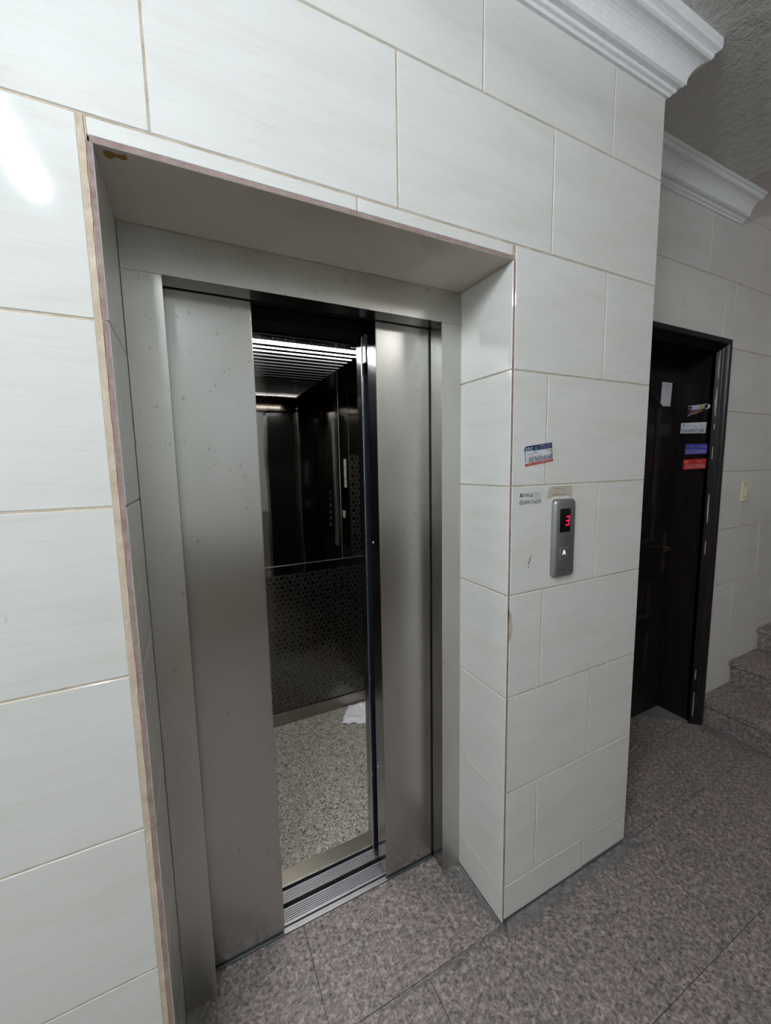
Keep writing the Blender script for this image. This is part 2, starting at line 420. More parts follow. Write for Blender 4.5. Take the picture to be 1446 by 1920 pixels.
# jambs and soffit of the recess
def jamb(name, x, ns, thick, stain=False):
    mb = MB()
    for i in range(3, len(ROWS) - 1):
        zh, zl = min(ROWS[i], ZS), ROWS[i + 1]
        z0 = zl + (G / 2 if zl > 0 else 0.002); z1 = zh - (G / 2 if i > 3 else 0)
        mb.tile((x - ns * thick, -.0004, z0), (0, 1, 0), (0, 0, 1), (ns, 0, 0), D + .06, z1 - z0, thick, M_TILE, me=M_EDGE)
    mb.box((min(x - ns * thick, x - ns * .002), .0012, 0), (max(x - ns * thick, x - ns * .002), D + .06, ZS), M_GROUT)
    return struct(mb.build(name))
jamb('trim_1', XR, -1, .008)
jamb('trim_2', XL, 1, .009)
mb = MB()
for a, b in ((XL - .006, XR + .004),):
    mb.tile((a + G / 2, -.0006, ZS + .009), (1, 0, 0), (0, 1, 0), (0, 0, -1), b - a - G, D + .06, .009, M_TILEWARM, me=M_EDGE)
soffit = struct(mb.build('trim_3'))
mb = MB()
pts = [(-.946, .012), (-.936, .010), (-.925, .013), (-.911, .009), (-.909, .018), (-.914, .024), (-.928, .021), (-.938, .032), (-.945, .026)]
mb.face([(x, y, ZS - .0006) for x, y in pts], M_STAIN); mb.build('stain', soffit)
# rough grout left standing proud along the left edge of the recess
mb = MB(); n = 90
rows = []
for i in range(n + 1):
    z = 2.15 * i / n; a = XL - .0215 + random.uniform(-.0016, .0012); b = XL - .0085 + random.uniform(-.001, .0008); h = -random.uniform(.0000, .0018)
    rows.append([(a, .004, z), (a + .002, h, z), (b - .002, h * .8, z), (b, .004, z)])
mb.prism(rows[0], rows, M_GROUTL); struct(mb.build('trim_4', smooth=False))

# ------------------------------------------------------------------ wall of the flat door
bb = MB(); ZB = 5.0; DX0, DX1, DZ = .80, 1.775, 2.177
YG = YB + GP - T
bb.box((XC - .01, YB + GP, 0), (DX0, YB + .22, ZB), M_GROUT)
bb.box((DX1 - .03, YB + GP, 0), (XF1, YB + .22, ZB), M_GROUT)
bb.box((DX0, YB + GP, DZ - .03), (DX1 - .03, YB + .22, ZB), M_GROUT)
rows2 = [ROWS[0] + .335 * k for k in (5, 4, 3, 2, 1)] + ROWS
for i in range(len(rows2) - 1):
    zh, zl = min(rows2[i], ZB), rows2[i + 1]
    if zl >= ZB: continue
    st = 2.09 if (i - 5) % 2 == 1 else 2.36
    if zl >= DZ: spans = [(XC, XF1)]
    elif zh > DZ: spans = [(XC, XF1)]
    else: spans = [(XC, DX0), (DX1 - .02, XF1)]
    for a, b in spans:
        if zh > DZ > zl:
            cc = joints(st, a, b)
            for p, q in zip(cc[:-1], cc[1:]):
                segs = [(p, q, zl)] if (q <= DX0 or p >= DX1 - .02) else []
                if not segs:
                    if p < DX1 - .02 < q: segs = [(p, DX1 - .02, DZ - .02), (DX1 - .02, q, zl)]
                    elif p < DX0 < q: segs = [(p, DX0, zl), (DX0, q, DZ - .02)]
                    else: segs = [(p, q, DZ - .02)]
                first = True
                for s0, s1, z0 in segs:
                    wdt = s1 - s0
                    bb.tile((s0 + (G / 2 if s0 == p else 0), YB + T, z0 + G / 2), (1, 0, 0), (0, 0, 1), (0, -1, 0), wdt - (G / 2 if s0 == p else 0) - (G / 2 if s1 == q else 0), zh - G / 2 - z0 - G / 2, T, M_TILE, me=M_TILE)
        else:
            tile_band(bb, 'x', YB, 1, a, b, zh, zl, joints(st, a, b))
struct(bb.build('wall_back'))
# the other walls of the landing
mb = MB(); mb.box((XF0 - .1, YF0, 0), (XF0, YB, ZC + .1), M_WALLW); struct(mb.build('wall_left'))
mb = MB(); mb.box((XF1, YF0, 0), (XF1 + .1, YB + .2, ZB), M_WALLW); struct(mb.build('wall_right'))
mb = MB(); mb.box((XF0, YF0 - .1, .9), (XF1, YF0, ZB), M_WALLW); mb.box((XF0, YF0 - .1, 0), (XF1, YF0 + .006, .9), M_WALLB); struct(mb.build('wall_rear'))
# ceilings
mb = MB(); mb.box((XF0, YF0, ZC), (1.64, YB + .2, ZC + .16), M_CEIL); struct(mb.build('ceiling'))
mb = MB(); mb.box((1.64, YF0, ZB), (XF1, YB + .2, ZB + .1), M_WALLW); struct(mb.build('ceiling'))
mb = MB(); mb.box((1.50, YF0, ZC + .16), (1.64, YB, ZB), M_WALLW); struct(mb.build('wall_stairwell'))

# ------------------------------------------------------------------ plaster cornices
prof = [(0, 2.737), (.008, 2.738), (.012, 2.744), (.019, 2.747), (.0215, 2.7505), (.0215, 2.7545), (.0185, 2.757), (.033, 2.7585), (.040, 2.763)]
for k in range(1, 8):
    t = k / 8 * math.pi / 2; prof.append((.040 + .042 * (1 - math.cos(t)), 2.763 + .051 * math.sin(t)))
prof += [(.084, 2.8145), (.089, 2.8185), (.0905, 2.828), (.0965, 2.833), (.1035, 2.837), (.106, 2.845), (.106, ZC + .001), (0, ZC + .001)]
mb = MB()
mb.prism(prof, [[(XF0, -d, z) for d, z in prof], [(XC + d, -d, z) for d, z in prof], [(XC + d, YB, z) for d, z in prof]], M_PLASTER)
struct(mb.build('trim_5'))
prof2 = [(d * 1.02, z + .034 if z < 2.83 else min(z + .03, ZC + .001)) for d, z in prof]
mb = MB(); mb.prism(prof2, [[(XC, YB - d, z) for d, z in prof2], [(1.845, YB - d, z) for d, z in prof2]], M_PLASTER); struct(mb.build('trim_6'))

# ------------------------------------------------------------------ stone stairs
st = thing('staircase', 'speckled granite stairs climbing to the right beside the dark door', 'stairs', (1.80, -.3, 0))
for k in range(8):
    x = 1.80 + .34 * k; z = .147 * (k + 1)
    mb = MB(); mb.box((x, -.95, z - .147 + (.0 if k else 0)), (x + .02, YB - .001, z - .028), M_GRANITE2); mb.build('riser', st)
    mb = MB(); mb.box((x - .024, -.95, z - .028), (min(x + .36, XF1 - .002), YB - .001, z), M_GRANITE2, .003); mb.build('tread', st)
    mb = MB(); mb.box((x + .02, -.94, 0), (min(x + .36, XF1 - .002), YB - .001, z - .028), M_CEMENT); mb.build('core', st)

# ------------------------------------------------------------------ the dark flat door in its deep frame
d1 = bpy.data.objects.new('door_1', None); COL.objects.link(d1); d1.matrix_world = Matrix.Translation((1.29, .30, 0)); d1.location = (1.29, .30, 0); struct(d1)
xi0, xi1, zi = .865, 1.712, 2.113
pf = [(0, .31), (0, .292), (.004, .280), (.008, .284), (.011, .276), (.015, .270), (.019, .276), (.022, .268), (.026, .262), (.030, .268), (.033, .258), (.037, .25), (.058, .249), (.0635, .254), (.0635, .289), (.03, .31)]
mb = MB()
mb.prism(pf, [[(xi0 - o, y, 0) for o, y in pf], [(xi0 - o, y, zi + o) for o, y in pf], [(xi1 + o, y, zi + o) for o, y in pf], [(xi1 + o, y, 0) for o, y in pf]], M_WOOD)
mb.build('frame', d1)
mb = MB()
mb.box((xi1, .292, .0), (xi1 + .02, .50, zi + .02), M_WOOD); mb.box((xi0 - .02, .292, .0), (xi0, .50, zi + .02), M_WOOD); mb.box((xi0, .292, zi), (xi1, .50, zi + .02), M_WOOD)
# raised field on the lining
mb.box((xi1 - .004, .325, .25), (xi1, .45, 1.98), M_WOOD, .0015)
mb.build('lining', d1)
def panel_ring(mb, x0, x1, z0, z1, y, wd=.028, arch=0):
    def outline(ins):
        a, b, c, d = x0 + ins, x1 - ins, z0 + ins, z1 - ins
        pts = [(a, c), (b, c), (b, d - arch)]
        if arch:
            for k in range(1, 12):
                t = k / 12; pts.append((b + (a - b) * t, d - arch + arch * math.sin(math.pi * t)))
        pts.append((a, d - arch)); return pts
    prof3 = [(0, 0), (.004, .010), (.012, .014), (.020, .009), (.028, .001), (.036, .001), (.060, .009)]
    rings = [[(px, y - h, pz) for px, pz in outline(i)] for i, h in prof3]
    n = len(rings[0]); base = len(mb.v)
    for r in rings: mb.v += r
    for r in range(len(rings) - 1):
        for k in range(n):
            mb.f.append((base + r * n + k, base + r * n + (k + 1) % n, base + (r + 1) * n + (k + 1) % n, base + (r + 1) * n + k)); mb.m.append(mb.mi(M_WOOD)); mb.shift.append((0, 0, 0))
    mb.f.append(tuple(base + (len(rings) - 1) * n + k for k in range(n))); mb.m.append(mb.mi(M_WOOD)); mb.shift.append((0, 0, 0))
mb = MB(); YL = .47
mb.box((xi0, YL, .012), (xi1, YL + .04, zi), M_WOOD)
leaf = mb.build('door_leaf', d1)
for (z0, z1, ar) in ((1.07, 1.93, .07), (.62, .86, 0), (.27, .56, 0)):
    for a, b in ((.96, 1.23), (1.28, 1.555)):
        mb = MB(); panel_ring(mb, a, b, z0, z1, YL, arch=ar); mb.build('raised_panel', leaf)
mb = MB(); mb.box((1.652, YL - .006, .885), (1.686, YL, 1.12), M_BRASS, .0025)
mb.cyl((1.668, YL - .006, 1.035), (1.668, YL - .045, 1.035), .010, M_BRASS)
mb.tube([(1.668, YL - .042, 1.035), (1.655, YL - .050, 1.035), (1.62, YL - .052, 1.032), (1.575, YL - .050, 1.030)], .0075, M_BRASS)
mb.cyl((1.668, YL - .004, .945), (1.668, YL - .012, .945), .011, M_BRASS); mb.build('handle', leaf, True)
mb = MB()
for z0, z1, wd in ((1.975, 2.085, .0012), (1.78, 1.925, .0038), (1.71, 1.74, .0014), (1.55, 1.62, .0008), (1.20, 1.36, .0024), (1.02, 1.10, .0010), (.28, .34, .0018), (.05, .20, .0012)):
    k = 22; rows_ = []
    for i in range(k + 1):
        z = z0 + (z1 - z0) * i / k; hw = .45 * wd * (math.sin(math.pi * (i + .3) / (k + .6)) * .8 * random.uniform(.3, 1.0) + .08)
        rows_.append([(xi1 + .0040 - hw, .2790, z), (xi1 + .0040 + hw, .2770, z), (xi1 + .0045 + hw, .2840, z), (xi1 + .0035 - hw, .2860, z)])
    mb.prism(rows_[0], rows_, M_RAWWOOD)
chips = mb.build('chipped_edge', d1); chips['label'] = 'pale chipped edge'
mb = MB(); mb.box((xi0, .299, -.02), (xi1, .60, .012), M_GRANITE2, .002); mb.build('threshold', d1)
# dust swept into the corner of the threshold
mb = MB(); mb.face([(1.52, .468, .0126), (xi1 - .001, .468, .0126), (xi1 - .001, .315, .0126), (1.66, .33, .0126), (1.57, .40, .0126)], flat('grey_dust', (.16, .16, .15), .9)); mb.build('dust', d1)

# ------------------------------------------------------------------ light switch
sw = thing('light_switch', 'cream plastic light switch on the tiles right of the dark door', 'light switch', (2.13, YB, 1.30))
mb = MB(); mb.box((2.090, YB - .009, 1.298), (2.168, YB - .0005, 1.414), M_SWITCH, .002); mb.build('plate', sw)
mb = MB(); mb.box((2.115, YB - .013, 1.333), (2.143, YB - .0085, 1.379), M_SWITCH, .002); mb.build('rocker', sw)
for z in (1.307, 1.405):
    mb = MB(); mb.cyl((2.129, YB - .0088, z), (2.129, YB - .0098, z), .003, M_SILVER, 10); mb.build('screw', sw)

# ------------------------------------------------------------------ lift entrance: frame, doors, sill
FR = thing('elevator_door_frame', 'dull stainless steel frame around the lift doorway inside the tiled recess', 'door frame', (-.48, .27, 0))
ZH = 2.008; YR = .302
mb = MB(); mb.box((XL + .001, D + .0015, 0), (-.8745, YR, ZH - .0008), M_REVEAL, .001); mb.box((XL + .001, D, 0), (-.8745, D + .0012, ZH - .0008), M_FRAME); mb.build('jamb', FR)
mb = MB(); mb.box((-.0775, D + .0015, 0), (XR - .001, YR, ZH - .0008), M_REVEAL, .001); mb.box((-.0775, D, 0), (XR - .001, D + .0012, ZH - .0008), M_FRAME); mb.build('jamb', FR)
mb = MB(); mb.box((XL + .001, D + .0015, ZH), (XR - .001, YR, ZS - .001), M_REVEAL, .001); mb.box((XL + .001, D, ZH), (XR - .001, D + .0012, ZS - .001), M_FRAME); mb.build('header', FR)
mb = MB(); mb.box((-1.10, .304, ZH + .0105), (.13, .36, 2.30), M_BLACK); mb.box((-1.10, .36, ZH + .03), (.13, .395, 2.30), M_BLACK)
o = mb.build('door_track'); tag(o, 'black door track housing in the gap above the steel lift doors', 'door track')
def door_panel(name, label, x0, x1, edge):
    t = thing(name, label, 'elevator door', ((x0 + x1) / 2, .33, 0))
    mb = MB(); mb.box((x0, .310, .009), (x1, .380, ZH + .01), M_DOOR, .0012); mb.build('face_sheet', t)
    xe = x1 if edge > 0 else x0
    mb = MB(); a, b = sorted((xe, xe + edge * .0012)); mb.box((a, .3125, .010), (b, .3775, ZH + .008), M_POL); mb.build('leading_edge', t)
    for zz in (.42, 1.28):
        mb = MB(); mb.cyl((xe + edge * .001, .366, zz), (xe + edge * .003, .366, zz), .0045, M_BRIGHT, 12); mb.build('screw', t)
    mb = MB(); mb.box((x0 + .04, .323, -.0005), (x0 + .09, .328, .009), M_BLACK); mb.box((x1 - .09, .323, -.0005), (x1 - .04, .328, .009), M_BLACK); mb.build('guide_shoe', t)
    return t
dl = door_panel('elevator_door_panel', 'left brushed steel lift door, the wider visible leaf, half slid open', -1.06, -.663, 1)
dr = door_panel('elevator_door_panel', 'right brushed steel lift door, slid partly open beside the dark gap', -.280, .118, -1)
def sill(name, label, y0, y1, grooves, ribs, x0, x1, ztop=0.0):
    t = thing(name, label, 'door sill', ((x0 + x1) / 2, (y0 + y1) / 2, -.02))
    mb = MB(); edges = [y0] + [e for g in grooves for e in g] + [y1]
    for a, b in zip(edges[0::2], edges[1::2]):
        mb.box((x0, a, -.02), (x1, b, ztop), M_SILL, .0008)
    mb.box((x0, y0 + .001, -.03), (x1, y1 - .001, -.019), M_BLACK)
    mb.build('plate', t)
    r0, r1, n = ribs; mb = MB(); mb.box((x0, r0, ztop), (x1, r1, ztop + .0003), M_GUTTER); mb.build('fluting', t); mb = MB()
    for k in range(n):
        y = r0 + (r1 - r0) * (k + .5) / n; mb.box((x0, y - .0019, ztop), (x1, y + .0019, ztop + .0016), M_SILL)
    mb.build('ribs', t); return t
sill('landing_sill', 'ribbed aluminium sill of the landing doorway at the granite floor edge', .3045, .383, [(.3225, .3285)], (.338, .380, 6), -.8745, -.0775)
cs = sill('car_sill', 'ribbed aluminium sill of the lift car behind the narrow gap', .400, .4595, [(.4425, .457)], (.402, .440, 6), -.93, -.02)
mb = MB(); mb.box((-.93, .4597, -.03), (-.02, .520, .0015), M_SKIRT, .001); mb.build('floor_plate', cs)
mb = MB(); mb.box((-1.2, .3045, -.06), (.2, .53, -.032), M_BLACK); struct(mb.build('floor'))

# ------------------------------------------------------------------ lift car
car = thing('elevator_car', 'dark steel lift car seen through the half open doors', 'elevator', (-.46, .95, 0))
CX0, CX1, CY0, CY1, CZ = -1.08, .150, .535, 1.412, 2.052
mb = MB(); mb.box((CX0, .5205, -.03), (CX1, CY1, -.0005), M_VINYL); mb.build('car_floor', car)
mb = MB(); mb.box((CX0, CY1, .98), (-.0225, CY1 + .02, CZ), M_MIRROR); mb.build('mirror_panel', car)
mb = MB(); mb.box((-.0205, CY1, .98), (CX1, CY1 + .02, CZ), M_MIRROR)
mb.build('mirror_panel', car)
mb = MB(); mb.box((.045, CY1 - .0012, .985), (.118, CY1, 1.62), M_ETCH); mb.build('pattern_strip', car)  # patterned strip laid over the right mirror panel
mb = MB(); mb.box((-.0235, CY1 - .003, .98), (-.0195, CY1 + .01, CZ), M_BRIGHT); mb.build('panel_joint', car)
mb = MB(); mb.box((CX0, CY1 - .004, .976), (CX1, CY1 + .01, .981), M_BRIGHT, .001); mb.build('panel_joint', car)
mb = MB(); mb.box((CX0, CY1 + .001, .924), (CX1, CY1 + .02, .976), M_MIRROR); mb.build('mirror_band', car)
mb = MB(); mb.box((CX0, CY1, .076), (CX1, CY1 + .02, .924), M_ETCH); mb.build('etched_panel', car)
mb = MB(); mb.box((CX0, CY1 - .010, -.0005), (CX1, CY1 + .02, .076), M_SKIRT, .0015); mb.build('skirting', car)
for x, s_ in ((CX0, -1), (CX1, 1)):
    a, b = sorted((x, x + s_ * .02))
    mb = MB(); mb.box((a, CY0, .98), (b, CY1 + .02, CZ), M_MIRROR2); mb.box((a, CY0, .076), (b, CY1 + .02, .978), M_ETCH)
    mb.box((a if s_ > 0 else a, CY0, 0), (b, CY1 + .02, .076), M_FRAME); mb.build('side_wall', car)
    mb = MB(); a, b = sorted((x - s_ * .003, x + s_ * .005)); mb.box((a, .86, .98), (b, .866, CZ), M_BRIGHT); mb.box((a, 1.13, .98), (b, 1.136, CZ), M_BRIGHT); mb.build('panel_joint', car)
# front returns and header
mb = MB(); mb.box((CX0, .505, 0), (-.90, CY0, CZ), M_MIRROR2, .002); mb.build('front_return', car)
mb = MB(); mb.box((-.045, .505, 0), (CX1, CY0, CZ), M_MIRROR2, .002); mb.build('front_return', car)
mb = MB(); mb.box((-.047, .503, 0), (-.040, CY0 + .004, 1.985), M_BRIGHT, .001); mb.box((-.905, .503, 0), (-.898, CY0 + .004, 1.985), M_BRIGHT, .001); mb.build('edge_trim', car)
mb = MB(); mb.box((-.90, .505, 1.985), (-.045, CY0, CZ), M_MIRROR2, .001); mb.build('front_header', car)
mb = MB(); mb.box((CX0, .40, 1.992), (CX1, .503, 2.03), M_BLACK); mb.box((CX0, .478, 2.03), (CX1, .503, 2.4), M_BLACK); o = mb.build('door_operator'); tag(o, 'black door operator housing above the inner lift doors', 'door operator')
# ceiling with light strips between polished bars
mb = MB(); mb.box((CX0, .506, CZ + .012), (CX1, CY1 + .02, CZ + .03), M_MIRROR2)
mb.box((-.115, CY0, CZ - .002), (CX1, CY1, CZ + .012), M_MIRROR2); mb.box((CX0, CY0, CZ - .002), (-.92, CY1, CZ + .012), M_MIRROR2); mb.box((-.92, CY0, CZ - .002), (-.115, .785, CZ + .012), M_MIRROR2)
mb.build('car_ceiling', car)
lev = [x / 75 for x in (75, 45, 14, 1.3, .70, .50, .38, .22, .15, .11, .09)]  # light falloff away from the front, set strip by strip in the emission
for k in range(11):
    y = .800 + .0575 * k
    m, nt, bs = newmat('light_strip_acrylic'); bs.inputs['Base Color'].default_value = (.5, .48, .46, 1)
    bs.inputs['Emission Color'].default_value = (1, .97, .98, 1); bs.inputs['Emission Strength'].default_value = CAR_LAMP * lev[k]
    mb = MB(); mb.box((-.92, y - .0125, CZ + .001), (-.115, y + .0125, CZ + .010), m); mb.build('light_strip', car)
    mb = MB(); mb.box((-.92, y + .0125, CZ - .009), (-.115, min(y + .045, CY1), CZ + .010), M_POL, .0015); mb.build('ceiling_slat', car)
# operating panel with a bowed polished front, on the right wall
mb = MB(); rows_ = []
for zz in (.95, 1.95):
    r = [(CX1, .90, zz), (CX1, .64, zz)] + [(CX1 - .004 - .024 * math.sin(math.pi * k / 10), .65 + .24 * k / 10, zz) for k in range(11)]
    rows_.append(r)
mb.prism(rows_[0], rows_, M_POL); cop = mb.build('operating_panel', car, True)
for i in range(6):
    mb = MB(); z = 1.10 + .05 * i; mb.cyl((CX1 - .026, .77, z), (CX1 - .031, .77, z), .013, M_BRIGHT, 16); mb.build('button', cop)
mb = MB(); mb.box((CX1 - .0325, .735, 1.55), (CX1 - .026, .805, 1.63), M_SCREEN); mb.build('display', cop)
# car door leaves
def car_door(label, x0, x1, edge):
    t = thing('car_door_panel', label, 'elevator door', ((x0 + x1) / 2, .44, 0))
    mb = MB(); mb.box((x0, .424, .010), (x1, .480, 1.985), M_POL, .001); mb.build('sheet', t)
    xe = x1 if edge > 0 else x0; a, b = sorted((xe - edge * .012, xe + edge * .004))
    mb = MB(); mb.box((a, .410, .03), (b, .420, 1.86), M_BLUEBLK, .001); mb.build('safety_edge', t)
    mb = MB(); a, b = sorted((xe - edge * .006, xe + edge * .006)); mb.box((a, .420, .02), (b, .4265, 1.99), M_BRIGHT, .001); mb.build('edge_strip', t)
    mb = MB(); a, b = sorted((xe - edge * .02, xe + edge * .003)); mb.box((a, .392, 1.90), (b, .418, 1.99), M_SILL, .001); mb.build('bracket', t)
    for z in (.35, .75, 1.15, 1.72):
        mb = MB(); mb.cyl((xe + edge * .004, .416, z), (xe + edge * .007, .416, z), .004, M_BRIGHT, 10); mb.build('bolt', t)
    return t
car_door('inner lift door leaf seen edge on behind the right steel door', -.279, .13, -1)
car_door('inner lift door leaf tucked behind the left steel door', -1.06, -.666, 1)

# ------------------------------------------------------------------ crumpled white bag on the car floor
mb = MB(); nx, ny = 26, 22; random.seed(4)
from mathutils import noise as mn
corners = [Vector((-.125, 1.250)), Vector((.045, 1.165)), Vector((.118, 1.385)), Vector((-.02, 1.392))]
for j in range(ny + 1):
    for i in range(nx + 1):
        u, v = i / nx, j / ny
        p = corners[0] * (1 - u) * (1 - v) + corners[1] * u * (1 - v) + corners[2] * u * v + corners[3] * (1 - u) * v
        e = min(u, 1 - u, v, 1 - v)
        q = Vector((p.x * 26, p.y * 26, 0)); h = abs(mn.noise(q)) * .030 + abs(mn.noise(q * 2.3)) * .012
        p = p + Vector((mn.noise(q * .8 + Vector((9, 0, 0))), mn.noise(q * .8 + Vector((0, 9, 0))))) * .010
        mb.v.append((p.x, min(p.y, 1.399), .002 + h * min(1, e * 7 + .12) + .006 * (1 - min(1, e * 6)) * abs(mn.noise(q))))
for j in range(ny):
    for i in range(nx):
        a = j * (nx + 1) + i; mb.f.append((a, a + 1, a + nx + 2, a + nx + 1)); mb.m.append(mb.mi(M_PAPER)); mb.shift.append((0, 0, 0))
o = mb.build('crumpled_bag'); tag(o, 'crumpled white bag lying on the lift floor against the back wall', 'bag')
for p_ in o.data.polygons: p_.use_smooth = True
so = o.modifiers.new('thickness', 'SOLIDIFY'); so.thickness = .0012; so.offset = 1

# ------------------------------------------------------------------ writing helpers
def text_mesh(s):
    c = bpy.data.curves.new('lettering', 'FONT'); c.body = s; c.fill_mode = 'FRONT'; c.resolution_u = 3
    o = bpy.data.objects.new('lettering', c); COL.objects.link(o); bpy.context.view_layer.update()
    me = bpy.data.meshes.new_from_object(o.evaluated_get(bpy.context.evaluated_depsgraph_get()))
    vs = [(v.co.x, v.co.y) for v in me.vertices]; fs = [tuple(p.vertices) for p in me.polygons]
    bpy.data.objects.remove(o); bpy.data.curves.remove(c); bpy.data.meshes.remove(me)
    return vs, fs
class Quad:
    """a flat quadrilateral face; s,t in 0..1 from lower left"""
    def __init__(q, bl, br, tr, tl, n): q.c = [Vector(x) for x in (bl, br, tr, tl)]; q.n = Vector(n)
    def at(q, s, t, h=0): a, b, c, d = q.c; return a * (1 - s) * (1 - t) + b * s * (1 - t) + c * s * t + d * (1 - s) * t + q.n * h
def sheet(name, label, cat, q, mat, thick=.0005, outline=None, group=None, parent=None):
    mb = MB(); ol = outline or [(0, 0), (1, 0), (1, 1), (0, 1)]
    rows_ = [[q.at(s, t, 0) for s, t in ol], [q.at(s, t, thick) for s, t in ol]]
    mb.prism(ol, rows_, mat); o = mb.build(name, parent)
    if cat: tag(o, label, cat, group)
    return o
def printed(parent, name, q, h, items):
    """items: ('r', s0,t0,s1,t1, mat) | ('p', [(s,t)..], mat) | ('t', text, s0,t0,s1,t1, mat) | ('q', n, s0,t0,s1,t1, mat) squiggles"""
    for k, it in enumerate(items):
        mb = MB(); hh = h + .00025 + .00012 * k; kind = it[0]; m = it[-1]
        if kind == 'r': s0, t0, s1, t1 = it[1:5]; mb.face([q.at(s0, t0, hh), q.at(s1, t0, hh), q.at(s1, t1, hh), q.at(s0, t1, hh)], m)
        elif kind == 'p': mb.face([q.at(s, t, hh) for s, t in it[1]], m)
        elif kind == 't':
            vs, fs = text_mesh(it[1]); s0, t0, s1, t1 = it[2:6]
            ax, bx = min(v[0] for v in vs), max(v[0] for v in vs); ay, by = min(v[1] for v in vs), max(v[1] for v in vs)
            mb.poly([q.at(s0 + (s1 - s0) * (x - ax) / (bx - ax), t0 + (t1 - t0) * (y - ay) / (by - ay), hh) for x, y in vs], fs, m)
        else:
            n = it[1]; s0, t0, s1, t1 = it[2:6]; rnd = random.Random(k * 17 + n)
            for i in range(n):
                a = s0 + (s1 - s0) * (i + rnd.uniform(.05, .25)) / n; b = s0 + (s1 - s0) * (i + rnd.uniform(.7, 1.0)) / n
                ym = t0 + (t1 - t0) * rnd.uniform(.25, .5); th = (t1 - t0) * .22
                mb.face([q.at(a, ym, hh), q.at(b, ym + th * .3, hh), q.at(b, ym + th * 1.3, hh), q.at(a, ym + th, hh)], m)
                if rnd.random() < .75:
                    c = (a + b) / 2 + rnd.uniform(-.3, .3) * (b - a); wv = (b - a) * .13
                    mb.face([q.at(c - wv, ym, hh), q.at(c + wv, ym, hh), q.at(c + wv * .6, t1, hh), q.at(c - wv * .6, t1, hh)], m)
                if rnd.random() < .5:
                    c = rnd.uniform(a, b); mb.face([q.at(c, t0, hh), q.at(c + wv if False else c + (b - a) * .15, t0, hh), q.at(c + (b - a) * .15, t0 + th, hh), q.at(c, t0 + th, hh)], m)
        mb.build(name if kind != 't' else 'lettering', parent)

YF = -.0006
# advert sticker above the call panel
q = Quad((.060, YF, 1.538), (.1765, YF, 1.5535), (.1715, YF, 1.6115), (.0525, YF, 1.597), (0, -1, 0))
s1 = sheet('advert_sticker', 'navy, white and red advert sticker on the tiles above the call panel', 'sticker', q, M_LABELW,
           outline=[(.0, .0), (1, 0), (1, 1), (.07, 1.0), (0, .90)])
printed(s1, 'print', q, .0005, [
    ('p', [(.015, .80), (.015, .90), (.075, .985), (.985, .985), (.985, .70), (.30, .70), (.03, .72)], M_NAVY),
    ('r', .015, .18, .035, .80, M_NAVY), ('r', .965, .10, .985, .80, M_NAVY),
    ('p', [(.35, .71), (.49, .71), (.47, .80), (.44, .93), (.41, .96), (.38, .90)], M_GREEN),
    ('r', .0, .0, 1.0, .115, M_REDP), ('r', .12, .0, .24, .115, M_ORANGE),
    ('t', 'stc', .045, .70, .30, .93, M_LABELW),
    ('q', 7, .52, .845, .94, .95, M_LABELW), ('q', 7, .56, .73, .92, .825, M_PALEBLUE),
    ('q', 3, .10, .52, .20, .64, M_GREYP), ('t', '6c', .21, .52, .31, .67, M_PINKP), ('r', .345, .555, .415, .665, M_BLUEP), ('r', .36, .58, .40, .64, M_LABELW),
    ('q', 5, .43, .55, .56, .65, M_PALEBLUE), ('t', '50G', .735, .57, .86, .69, M_GREYP), ('r', .885, .575, .965, .69, M_OLIVE),
    ('q', 4, .78, .46, .95, .55, M_REDP), ('q', 6, .12, .41, .34, .50, M_PINKP), ('q', 4, .38, .42, .56, .50, M_GREYP),
    ('t', '0576504540', .125, .145, .955, .40, M_INK), ('r', .075, .17, .095, .22, M_GREYP), ('r', .075, .30, .095, .35, M_GREYP),
    ('q', 9, .28, .025, .94, .095, M_LABELW), ('t', '✓' if False else 'v', .05, .03, .10, .09, M_LABELW)])
# transferred ink of a peeled sticker
def specks(mb, q, n, rect, size, mat, h, seed):
    r = random.Random(seed); s0, t0, s1_, t1 = rect
    for i in range(n):
        s, t = r.uniform(s0, s1_), r.uniform(t0, t1); a = r.uniform(.3, 1) * size; b = r.uniform(.3, 1) * size; k = r.randint(4, 6)
        mb.face([q.at(s + a * math.cos(6.283 * j / k) * .6, t + b * math.sin(6.283 * j / k) * 1.3 * r.uniform(.6, 1.2), h + i * 1e-6) for j in range(k)], mat)
q = Quad((.038, YF, 1.412), (.140, YF, 1.412), (.140, YF, 1.463), (.038, YF, 1.463), (0, -1, 0))
mb = MB(); h = .0003
vs, fs = text_mesh('rmoa'); ax, bx = min(v[0] for v in vs), max(v[0] for v in vs); ay, by = min(v[1] for v in vs), max(v[1] for v in vs)
mb.poly([q.at(.16 + .40 * (x - ax) / (bx - ax), .64 + .20 * (y - ay) / (by - ay), h) for x, y in vs], fs, M_INK)
vs, fs = text_mesh('05449 7n699'); ax, bx = min(v[0] for v in vs), max(v[0] for v in vs); ay, by = min(v[1] for v in vs), max(v[1] for v in vs)
mb.poly([q.at(.03 + .88 * (x - ax) / (bx - ax), .20 + .26 * (y - ay) / (by - ay), h) for x, y in vs], fs, M_INK)
specks(mb, q, 70, (.0, .05, .98, .95), .022, M_INK, .0004, 3)
specks(mb, q, 130, (.03, .18, .95, .50), .017, M_TILE, .0006, 8)
ink = mb.build('ink_residue'); tag(ink, 'flaking black ink left by a peeled sticker, left of the call panel', 'sticker residue')
mb = MB(); mb.face([q.at(s, t, .0005) for s, t in ((.03, .66), (.15, .64), (.14, .76), (.11, .86), (.08, .90), (.05, .82))], M_GREEN); mb.build('print', ink)
mb = MB()
